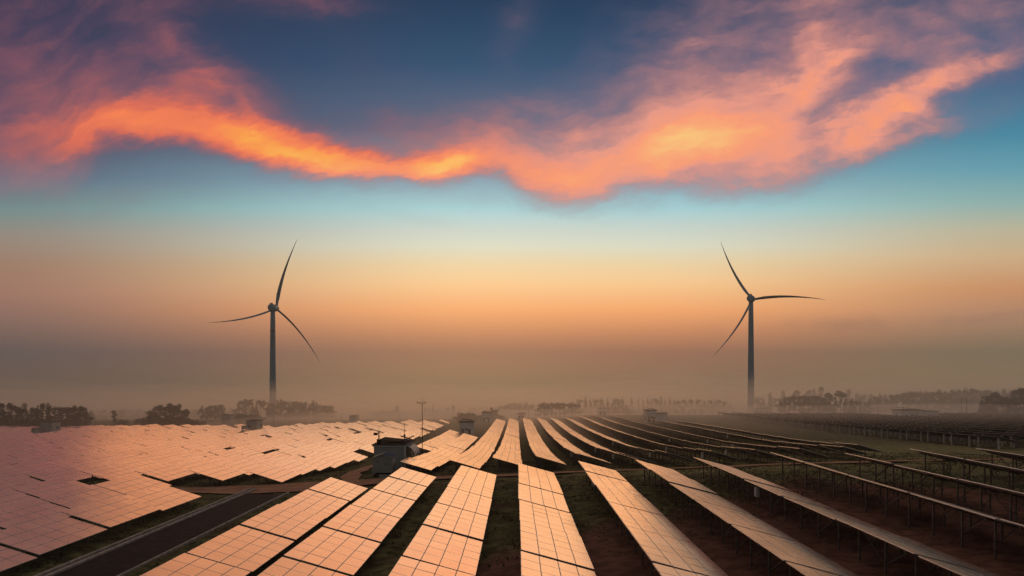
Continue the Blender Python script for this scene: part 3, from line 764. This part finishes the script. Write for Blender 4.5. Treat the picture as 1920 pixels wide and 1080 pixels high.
# ------------------------------------------------------------------ wind turbines
def turbine(label, px, Y, hub_py, hub_px, a0, yaw, logo, Rl):
    x, y, z = at(px, Y); z -= 1.5
    hz = CAMZ + (VY-hub_py)*Y/F - z; k = Y/F
    r = thing('wind_turbine', label, 'wind turbine', (x, y, z))
    b = MB(); n = 8
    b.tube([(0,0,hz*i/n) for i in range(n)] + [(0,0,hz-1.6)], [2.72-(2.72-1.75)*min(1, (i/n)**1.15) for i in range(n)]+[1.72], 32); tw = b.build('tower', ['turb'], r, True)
    if logo:
        zl = hz-(621-577)*k; ro = 2.16
        def arc(x, z, pr=.05):                                   # a point on the round face of the tower that looks at us
            a = -math.pi/2 + .10 + x/ro
            return (math.cos(a)*(ro+pr), math.sin(a)*(ro+pr), z)
        q = MB(); n_ = 10; vs = []; fs = []
        for iz in range(n_+1):
            for ix in range(n_+1): vs.append(arc(-1.0+2.0*ix/n_, 1.05-2.1*iz/n_))
        for iz in range(n_):
            for ix in range(n_):
                if not (1 < ix < n_-2 and 1 < iz < n_-2 and not (4 <= ix <= 5 and iz >= 5)): fs.append((iz*(n_+1)+ix, (iz+1)*(n_+1)+ix, (iz+1)*(n_+1)+ix+1, iz*(n_+1)+ix+1))
        q.add(vs, fs); q.build('emblem', ['mark'], tw, loc=(0, 0, zl))
        for i in range(5):
            q = MB(); q.add([arc(-.42, -.5), arc(.42, -.5), arc(.42, .5), arc(-.42, .5)], [(0, 1, 2, 3)]); q.build('letter_mark', ['mark'], tw, loc=(0, 0, zl-4.0-i*2.2))
    My = Matrix.Translation((0, 0, hz)) @ Matrix.Rotation(yaw, 4, 'Z')
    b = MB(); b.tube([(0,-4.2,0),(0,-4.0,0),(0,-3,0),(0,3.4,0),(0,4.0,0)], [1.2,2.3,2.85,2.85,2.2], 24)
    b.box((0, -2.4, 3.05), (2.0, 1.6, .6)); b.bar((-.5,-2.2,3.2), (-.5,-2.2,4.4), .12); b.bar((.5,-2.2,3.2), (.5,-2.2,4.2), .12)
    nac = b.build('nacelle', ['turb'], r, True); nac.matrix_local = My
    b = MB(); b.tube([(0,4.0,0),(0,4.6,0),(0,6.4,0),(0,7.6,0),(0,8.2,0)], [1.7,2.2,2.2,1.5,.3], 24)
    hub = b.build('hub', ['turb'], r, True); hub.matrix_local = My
    ns = 26
    bl = MB()
    prof = []
    for i in range(ns+1):
        s_ = i/ns; c = 1.9 if s_ < .03 else (1.9+(s_-.03)/.12*1.0 if s_ < .15 else 2.75*(1-(s_-.15)/.85)**1.15+.18)
        th = 1.9 if s_ < .03 else max(.12, (1.8-1.2*min(1, s_/.2)) * (1-s_)**.8)
        tw_ = R(58)*(1-s_)**1.4*.6 + R(22)
        sweep = -.050*Rl*4*s_*(1-s_)*(1-.25*s_)
        for q in range(12):
            a = 2*math.pi*q/12; ex = math.cos(a)*c/2*(1 if math.cos(a) > 0 else 1.15); ey = math.sin(a)*th/2
            prof.append((sweep + ex*math.cos(tw_)-ey*math.sin(tw_), ex*math.sin(tw_)+ey*math.cos(tw_) - 2.2*s_*s_, 1.2+s_*(Rl-1.2)))
    fs = [(i*12+q, i*12+(q+1) % 12, (i+1)*12+(q+1) % 12, (i+1)*12+q) for i in range(ns) for q in range(12)]
    bl.add(prof, fs); bl.add(prof[-12:], [tuple(range(12))]); me = bl.mesh('blade', ['turb'], True)
    for q in range(3):
        o = link('blade', me, r); o.matrix_local = My @ Matrix.Translation((0, 5.5, 0)) @ Matrix.Rotation(R(a0+120*q), 4, 'Y')
    return r
turbine('left wind turbine with square emblem on its grey tower', 511.5, 542, 577, 517, 19, R(-7), True, 57.5)
turbine('right wind turbine with plain grey tower and one horizontal blade', 1408, 542, 560, 1408, -26.5, R(-27), False, 53.8)

# ------------------------------------------------------------------ trees
def crown_mesh(kind, seed, n=1100):
    r = np.random.default_rng(seed); cl = []
    if kind == 'broad':          # unit height 1, crown .28..1
        for _ in range(19):
            a = r.uniform(0, 6.283); q = r.uniform(0, .30)**.9; z = r.uniform(.20, .90); cl.append((math.cos(a)*q*(1.15-abs(z-.55)), math.sin(a)*q, z, r.uniform(.08, .16), r.uniform(.07, .12)))
        cl.append((0, 0, .9, .12, .09))
    elif kind == 'tall':         # bare stems with flat tufts on top
        for _ in range(9):
            a = r.uniform(0, 6.283); q = r.uniform(.02, .2); z = r.uniform(.68, .94); cl.append((math.cos(a)*q, math.sin(a)*q, z, r.uniform(.07, .14), r.uniform(.045, .075)))
        for _ in range(4): cl.append((r.uniform(-.14, .14), r.uniform(-.1, .1), r.uniform(.35, .65), .05, .04))
    elif kind == 'conifer':
        for i in range(16):
            z = .16+.82*i/15; w = .17*(1-i/15)**.8+.015; cl.append((r.normal(0, .015), r.normal(0, .015), z, w, .045))
    elif kind == 'poplar':
        for i in range(12):
            z = .2+.76*i/11; cl.append((r.normal(0, .03), r.normal(0, .03), z, r.uniform(.07, .13), .06))
    else:                        # bush
        for _ in range(12):
            a = r.uniform(0, 6.283); q = r.uniform(0, .55); cl.append((math.cos(a)*q, math.sin(a)*q, r.uniform(.25, .8)*(1.1-q*.6), r.uniform(.2, .32), r.uniform(.16, .26)))
    cl = np.array(cl); wgt = cl[:, 3]**2*cl[:, 4]; pick = r.choice(len(cl), n, p=wgt/wgt.sum())
    dirs = r.normal(size=(n, 3)); dirs /= np.linalg.norm(dirs, axis=1)[:, None]
    rad = r.uniform(.25, 1, n)**(1/2.2)*(1+r.normal(0, .12, n))
    c = cl[pick]; p = c[:, :3] + dirs*rad[:, None]*np.stack([c[:, 3], c[:, 3], c[:, 4]], 1)
    sz = (.018 if kind != 'bush' else .05)*r.uniform(.6, 1.5, n)
    u = r.normal(size=(n, 3)); u /= np.linalg.norm(u, axis=1)[:, None]; w = np.cross(u, r.normal(size=(n, 3))); w /= np.linalg.norm(w, axis=1)[:, None]
    v = np.stack([p-u*sz[:, None]-w*sz[:, None]*.7, p+u*sz[:, None]-w*sz[:, None]*.5, p+u*sz[:, None]*.8+w*sz[:, None]*.7, p-u*sz[:, None]*.7+w*sz[:, None]*.6], 1).reshape(-1, 3)
    return v, cl
def tree_protos():
    out = {}
    for kind, nv, lf in (('broad', 4, 'leafa'), ('tall', 3, 'leafb'), ('conifer', 3, 'leafa'), ('poplar', 2, 'leafb'), ('bush', 3, 'leafa')):
        for s_ in range(nv):
            v, cl = crown_mesh(kind, 100*len(out)+s_, {'broad': 1500, 'bush': 900}.get(kind, 900))
            b = MB(); b.add(v.tolist(), [(i*4, i*4+1, i*4+2, i*4+3) for i in range(len(v)//4)]); cm = b.mesh('crown', [lf])
            b = MB(); top = {'broad': .7, 'tall': .85, 'conifer': .95, 'poplar': .9, 'bush': .5}[kind]
            wv = [random.uniform(-.012, .012) for _ in range(3)]
            b.tube([(0,0,-.06),(wv[0],0,top*.35),(wv[1],wv[2],top*.7),(0,0,top)], [.022,.017,.012,.004], 7)
            if kind in ('broad', 'tall', 'bush'):
                for q in cl[:6]:
                    z0 = q[2]*.55; b.tube([(0,0,z0), (q[0]*.5, q[1]*.5, z0+(q[2]-z0)*.6), (q[0], q[1], q[2])], [.010,.007,.003], 5)
            out.setdefault(kind, []).append((cm, b.mesh('trunk', ['bark'])))
    return out
TP = tree_protos()
def tree(kind, px, Y, py_top, label, group=None, wide=1.0, name=None, py_base=None):
    x, y, z = at(px, Y); z -= .3
    h = CAMZ + (VY-py_top)*Y/F - z
    cm, tm = random.choice(TP[kind])
    nm = name or {'broad': 'broadleaf_tree', 'tall': 'tall_tree', 'conifer': 'conifer_tree', 'poplar': 'slender_tree', 'bush': 'bush'}[kind]
    r = thing(nm, label, 'bush' if kind == 'bush' else 'tree', (x, y, z), (0, 0, random.uniform(0, 6.28)), group)
    r.scale = (h*wide*random.uniform(.92, 1.1), h*wide*random.uniform(.92, 1.1), h)
    link('trunk', tm, r); link('crown', cm, r); return r
def grove(kind, pts, Y, dy, label, group, wide=1.0, ordinal=True, name=None):
    pts = sorted(pts)
    for i, p in enumerate(pts):
        kd = p[2] if len(p) > 2 else kind
        lab = label.replace('#', ORD[min(i+1, 30)]) if ordinal else label
        tree(kd, p[0], Y+random.uniform(-dy, dy), p[1]+random.uniform(-2.2, 2.2), lab, group, wide*(p[3] if len(p) > 3 else 1)*(1 if kd == 'bush' else .66), name)
grove('broad', [(-8,754),(5,755),(19,756),(33,760),(47,754,'broad',.9),(61,763),(70,757,'conifer'),(79,756,'poplar'),(90,757,'poplar'),(103,763),(115,760),(128,762),(139,761),(151,761),(161,769)], 262, 6, 'dark tree, # from the left in the dense grove at the left edge', 'dark grove at the left edge', 1.25)
grove('bush', [(2,782),(24,783),(46,784),(68,783),(90,785),(112,786),(132,786),(150,788)], 256, 3, 'low dark bush, # from the left under the left edge grove', 'bushes under the left edge grove', 1.3)
tree('poplar', 214, 300, 770, 'single small slender tree standing alone at left', wide=1.3)
grove('bush', [(232,786),(222,790)], 300, 2, 'low bush, # from the left beside the lone slender tree', None, 1.2)
grove('broad', [(281,768),(290,762),(299,760),(309,757,'tall',1.2),(318,756),(327,755,'tall',1.2),(336,755),(345,763,'tall',1.2),(350,767,'tall',1.2)], 285, 5, 'tree, # from the left in the rounded dark clump at left', 'rounded dark tree clump at left', 1.3)
grove('bush', [(278,780),(292,778),(306,778),(320,777),(334,780),(346,784),(362,785),(372,787)], 280, 3, 'bush, # from the left under the rounded dark clump', 'bushes under the rounded clump', 1.3)
grove('broad', [(379,760),(388,763),(395,758),(403,760),(410,757),(416,764)], 380, 6, 'faint grey tree, # from the left right of the rounded clump', 'faint trees right of the rounded clump', 1.2)
grove('bush', [(446,773),(458,776),(474,778),(482,779)], 335, 4, 'dark bush, # from the left behind the cabin below the left turbine', 'bushes behind the turbine cabin', 1.5)
grove('broad', [(447,755),(455,745,'tall',.8),(461,752,'poplar'),(467,744,'tall',.8),(474,752,'conifer'),(481,749,'conifer'),(489,747,'tall',.8),(495,750,'tall',.7),(503,753,'conifer'),(511,754),(520,751),(527,748,'poplar'),(534,751),(542,750,'conifer'),(549,753),(557,752),(565,753),(572,752),(580,757),(587,751,'poplar'),(593,752,'conifer'),(601,760),(608,759),(615,760),(621,762)], 455, 10, 'hazy tree, # from the left in the wood behind the left turbine', 'hazy wood behind the left turbine', 1.35)
grove('broad', [(718,770,'bush',1.5),(731,769),(741,767),(745,761,'poplar'),(758,772),(700,772)], 600, 15, 'barely visible tree, # from the left in haze left of the weather mast', 'barely visible trees left of the mast', 1.3)
grove('poplar', [(797,763),(805,762,'conifer'),(812,759,'conifer'),(820,766,'broad'),(838,764,'broad'),(850,762)], 640, 15, 'barely visible tree, # from the left in haze right of the weather mast', 'barely visible trees right of the mast', 1.3)
grove('bush', [(862,778),(870,774),(878,773),(886,773),(893,776)], 330, 4, 'dark bush, # from the left behind the grey house by the lane', 'bushes behind the grey lane house', 1.4)
grove('broad', [(909,769,'broad',1.3),(922,764,'broad',1.4),(929,767,'broad',1.3),(899,776,'bush',1.4),(936,777,'bush',1.5)], 345, 4, 'tree, # from the left around the hazy house at the end of the lane', 'trees around the hazy lane house', 1.1)
grove('broad', [(938,760),(947,757),(956,756),(966,755),(976,754),(986,754),(996,757)], 620, 15, 'ghostly tree, # from the left in haze above the vanishing rows', 'ghostly trees above the vanishing rows', 1.4)
grove('tall', [(1014,757,'broad'),(1021,755,'broad'),(1028,755),(1035,753,'broad'),(1042,754),(1049,753,'broad'),(1057,756,'broad'),(1066,754),(1072,756,'broad'),(1079,757,'broad'),(1086,758,'broad')], 405, 7, 'bare stemmed tree, # from the left in the grove right of center', 'bare stemmed grove right of center', 1.6)
grove('conifer', [(1132,754),(1140,752),(1148,755,'broad'),(1153,753),(1160,756,'broad'),(1167,757,'broad'),(1174,759,'broad')], 410, 6, 'grey tree, # from the left behind the pale misted house', 'grey trees behind the pale misted house', 1.5)
grove('conifer', [(1074,748),(1086,746,'broad'),(1098,739),(1107,745),(1118,747,'broad'),(1128,744,'poplar'),(1139,743),(1150,745),(1158,746,'broad'),(1167,744),(1184,743),(1197,748),(1206,745),(1215,740),(1222,744),(1231,745,'broad'),(1239,738),(1247,745),(1256,743),(1264,744),(1272,750,'broad'),(1284,749,'broad'),(1296,748,'broad'),(1308,748,'broad'),(1320,749,'broad'),(1333,750,'broad'),(1346,748,'broad'),(1358,752,'broad'),(1370,756,'broad')], 540, 14, 'misty tree, # from the left in the spiky wood left of right turbine', 'spiky misty wood left of the right turbine', 1.2)
grove('broad', [(1180,766,'bush',1.6),(1240,764,'conifer'),(1268,765),(1280,763),(1292,764,'conifer'),(1302,766),(1314,765)], 430, 6, 'small misted tree, # from the left before the spiky wood', 'small misted trees before the spiky wood', 1.2)
grove('broad', [(1420,746),(1432,744),(1444,735,'poplar'),(1452,745),(1462,744),(1468,733,'poplar'),(1495,728,'tall',.8),(1516,729,'tall',.8),(1526,730,'poplar'),(1539,728,'poplar'),(1590,729,'poplar'),(1608,738),(1620,739),(1632,740)], 610, 12, 'ghostly tall tree, # from the left in haze right of right turbine', 'ghostly trees right of the right turbine', 1.2)
grove('tall', [(1464,750,'broad'),(1472,744,'broad'),(1480,741,'broad'),(1489,742,'broad'),(1498,744,'broad'),(1507,742,'broad'),(1516,741,'broad'),(1525,742,'broad'),(1534,745,'broad'),(1544,745,'broad'),(1551,744,'broad'),(1557,733),(1576,729),(1566,747,'broad'),(1585,748,'broad'),(1597,744,'conifer',1.3),(1605,752,'broad'),(1613,750,'conifer'),(1621,753,'conifer'),(1628,755,'broad')], 385, 8, 'grey green tree, # from the left in the grove between turbine and long white building', 'grove right of the right turbine', 1.4)
grove('broad', [(1632,746),(1641,743),(1650,733,'conifer',1.2),(1660,739),(1671,737),(1682,737),(1693,736),(1704,735),(1716,736),(1727,733),(1739,735),(1750,734),(1762,730),(1773,732),(1785,731),(1797,728),(1809,730),(1821,727),(1834,730),(1846,731),(1858,729),(1870,730),(1883,730),(1896,731),(1908,733),(1920,735)], 470, 12, 'tree, # from the left along the hazy wood on the right horizon', 'hazy wood on the right horizon', 1.15)
grove('broad', [(1841,748,'conifer',1.4),(1850,743),(1860,737),(1870,737),(1881,743),(1890,742),(1901,735),(1912,725),(1924,726)], 305, 6, 'dark tree, # from the left in the dark grove at right edge', 'dark grove at the right edge', 1.15)
def far_wood(name, label, pxs, Y, tops, n):
    vs = []
    for i in range(n):
        px = random.uniform(*pxs); yy = Y+random.uniform(-25, 25); x, y, z = at(px, yy)
        top = CAMZ + (VY-np.interp(px, *tops)-random.uniform(-2, 3))*yy/F; h = max(3, top-z)
        v, _ = VAR[random.randrange(len(VAR))]
        w = v*np.array([h*1.25, h*1.25, h]) + np.array([x, y, z-.3]); vs.append(w)
    v = np.concatenate(vs); b = MB(); b.add(v.tolist(), [(i*4, i*4+1, i*4+2, i*4+3) for i in range(len(v)//4)])
    tag(b.build(name, ['leafb']), label, kind='stuff')
VAR = [crown_mesh('broad', 900+i, 420) for i in range(4)]
far_wood('far_wood', 'faint continuous wood fading into haze behind the left trees', (150, 480), 620, ([150, 270, 400, 480], [767, 767, 765, 763]), 60)
far_wood('far_wood', 'ghost line of woodland almost lost in haze at center', (620, 1000), 760, ([620, 700, 860, 1000], [774, 773, 766, 757]), 60)

# ------------------------------------------------------------------ grass tufts in the near strips
def grass():
    n = 52000; x = []; y = []
    xs = rng.uniform(-62, 75, n*2); ys = rng.uniform(28, 118, n*2)
    Xd, Yd = xs/D, ys/D
    keep = (xs/ys > -.80) & (xs/ys < .78)
    keep &= ~((Xd > -4.75) & (Xd < -3.85) & (Yd < 12.1))
    pathy = np.interp(Xd, [-7.5,-5.6,-4.2,-2.6,-.5,3,6,10,20], [12.15,12.1,12.2,12.85,12.95,12.9,13.2,14.2,15.7]); pw = np.interp(Xd, [-6,-4.2,-2.5,0], [.36,.68,.42,.30]); keep &= (Yd-pathy > pw) | (Yd-pathy < -pw-.42)
    soil = np.exp(-((xs-32)/17)**2-((ys-42)/17)**2) + .8*np.exp(-((xs-8)/15)**2-((ys-36)/10)**2)
    keep &= (soil + rng.normal(0, .12, n*2)) < .42
    cl = np.sin(xs*.8+1.1*np.sin(ys*.7)) + np.sin(ys*.9+xs*.3); keep &= (cl + rng.normal(0, .8, n*2)) > -.4
    keep &= ~((xs > -20) & (xs < -14) & (ys > 87.5) & (ys < 103))
    xs, ys = xs[keep][:n], ys[keep][:n]; n = len(xs)
    z = zb(xs, ys)-.03; hgt = rng.uniform(.08, .25, n)*(1+.5*(np.sin(xs*.5)*np.sin(ys*.4))); a = rng.uniform(0, 6.283, n); w = rng.uniform(.04, .11, n)
    lx, ly = rng.normal(0, .12, n), rng.normal(0, .12, n)
    v = np.stack([np.stack([xs-np.cos(a)*w, ys-np.sin(a)*w, z], 1), np.stack([xs+np.cos(a)*w, ys+np.sin(a)*w, z], 1), np.stack([xs+lx, ys+ly, z+hgt], 1)], 1).reshape(-1, 3)
    b = MB(); b.add(v.tolist(), [(i*3, i*3+1, i*3+2) for i in range(n)]); tag(b.build('grass', ['grass']), 'rough dark grass between the solar rows', 'grass', kind='stuff')
grass()

# ------------------------------------------------------------------ haze and ground mist
def volume(name, lo, hi_, dens, col, aniso, label):
    global NT
    b = MB(); c = [(a+q)/2 for a, q in zip(lo, hi_)]; b.box(c, [q-a for a, q in zip(lo, hi_)])
    M_ = bpy.data.materials.new(name); M_.use_nodes = True; NT = M_.node_tree; NT.nodes.clear()
    v = NT.nodes.new('ShaderNodeVolumePrincipled'); v.inputs['Density'].default_value = dens; v.inputs['Color'].default_value = (*col, 1); v.inputs['Anisotropy'].default_value = aniso
    o = NT.nodes.new('ShaderNodeOutputMaterial'); NT.links.new(v.outputs[0], o.inputs['Volume'])
    MT[name] = M_; ob = b.build(name, [name]); tag(ob, label, kind='stuff'); return ob
gmin = float(zb(gx[None, :], gy[:, None]).min())
volume('haze', (-1600, -60, gmin-1), (1600, 2000, 132), .00024, (.96, .95, .93), .4, 'thin even haze filling the air over the solar farm')
def mist(thick, dens, x0, x1, y0, y1, label):
    """blanket of ground mist with a soft rising front, lying on the terrain"""
    xs = np.linspace(x0, x1, 40); ys = np.r_[np.linspace(y0, y0+120, 16), np.linspace(y0+150, y1, 24)]
    GX, GY = np.meshgrid(xs, ys); g = zg(GX, GY); nx, ny = len(xs), len(ys)
    ex = np.clip(np.minimum(GX-x0, x1-GX)/60, 0, 1); ey = np.clip(np.minimum((GY-y0)/110, (y1-GY)/60), 0, 1); e = ex*ex*(3-2*ex)*ey*ey*(3-2*ey)
    top = g + .05 + thick*e*(1+.25*np.sin(GX*.05+GY*.02)*np.sin(GY*.031)); bot = g - .9
    v = np.concatenate([np.stack([GX, GY, top], -1).reshape(-1, 3), np.stack([GX, GY, bot], -1).reshape(-1, 3)]); n = nx*ny
    f = [(j*nx+i, j*nx+i+1, (j+1)*nx+i+1, (j+1)*nx+i) for j in range(ny-1) for i in range(nx-1)]
    f += [tuple(q+n for q in a[::-1]) for a in f]
    rim = [i for i in range(nx)] + [j*nx+nx-1 for j in range(1, ny)] + [(ny-1)*nx+i for i in range(nx-2, -1, -1)] + [j*nx for j in range(ny-2, 0, -1)]
    f += [(rim[(k+1) % len(rim)], rim[k], rim[k]+n, rim[(k+1) % len(rim)]+n) for k in range(len(rim))]
    ob = volume('mist', (0,0,0), (1,1,1), dens, (.98, .94, .90), .72, label)
    me = bpy.data.meshes.new('mist'); me.from_pydata(v.tolist(), [], f); me.materials.append(MT['mist']); ob.data = me
mist(5.5, .0045, -150, 700, 160, 900, 'low thick ground mist lying beyond the solar rows')
mist(17.0, .0026, -420, 900, 130, 1000, 'thin upper ground mist around the far trees')
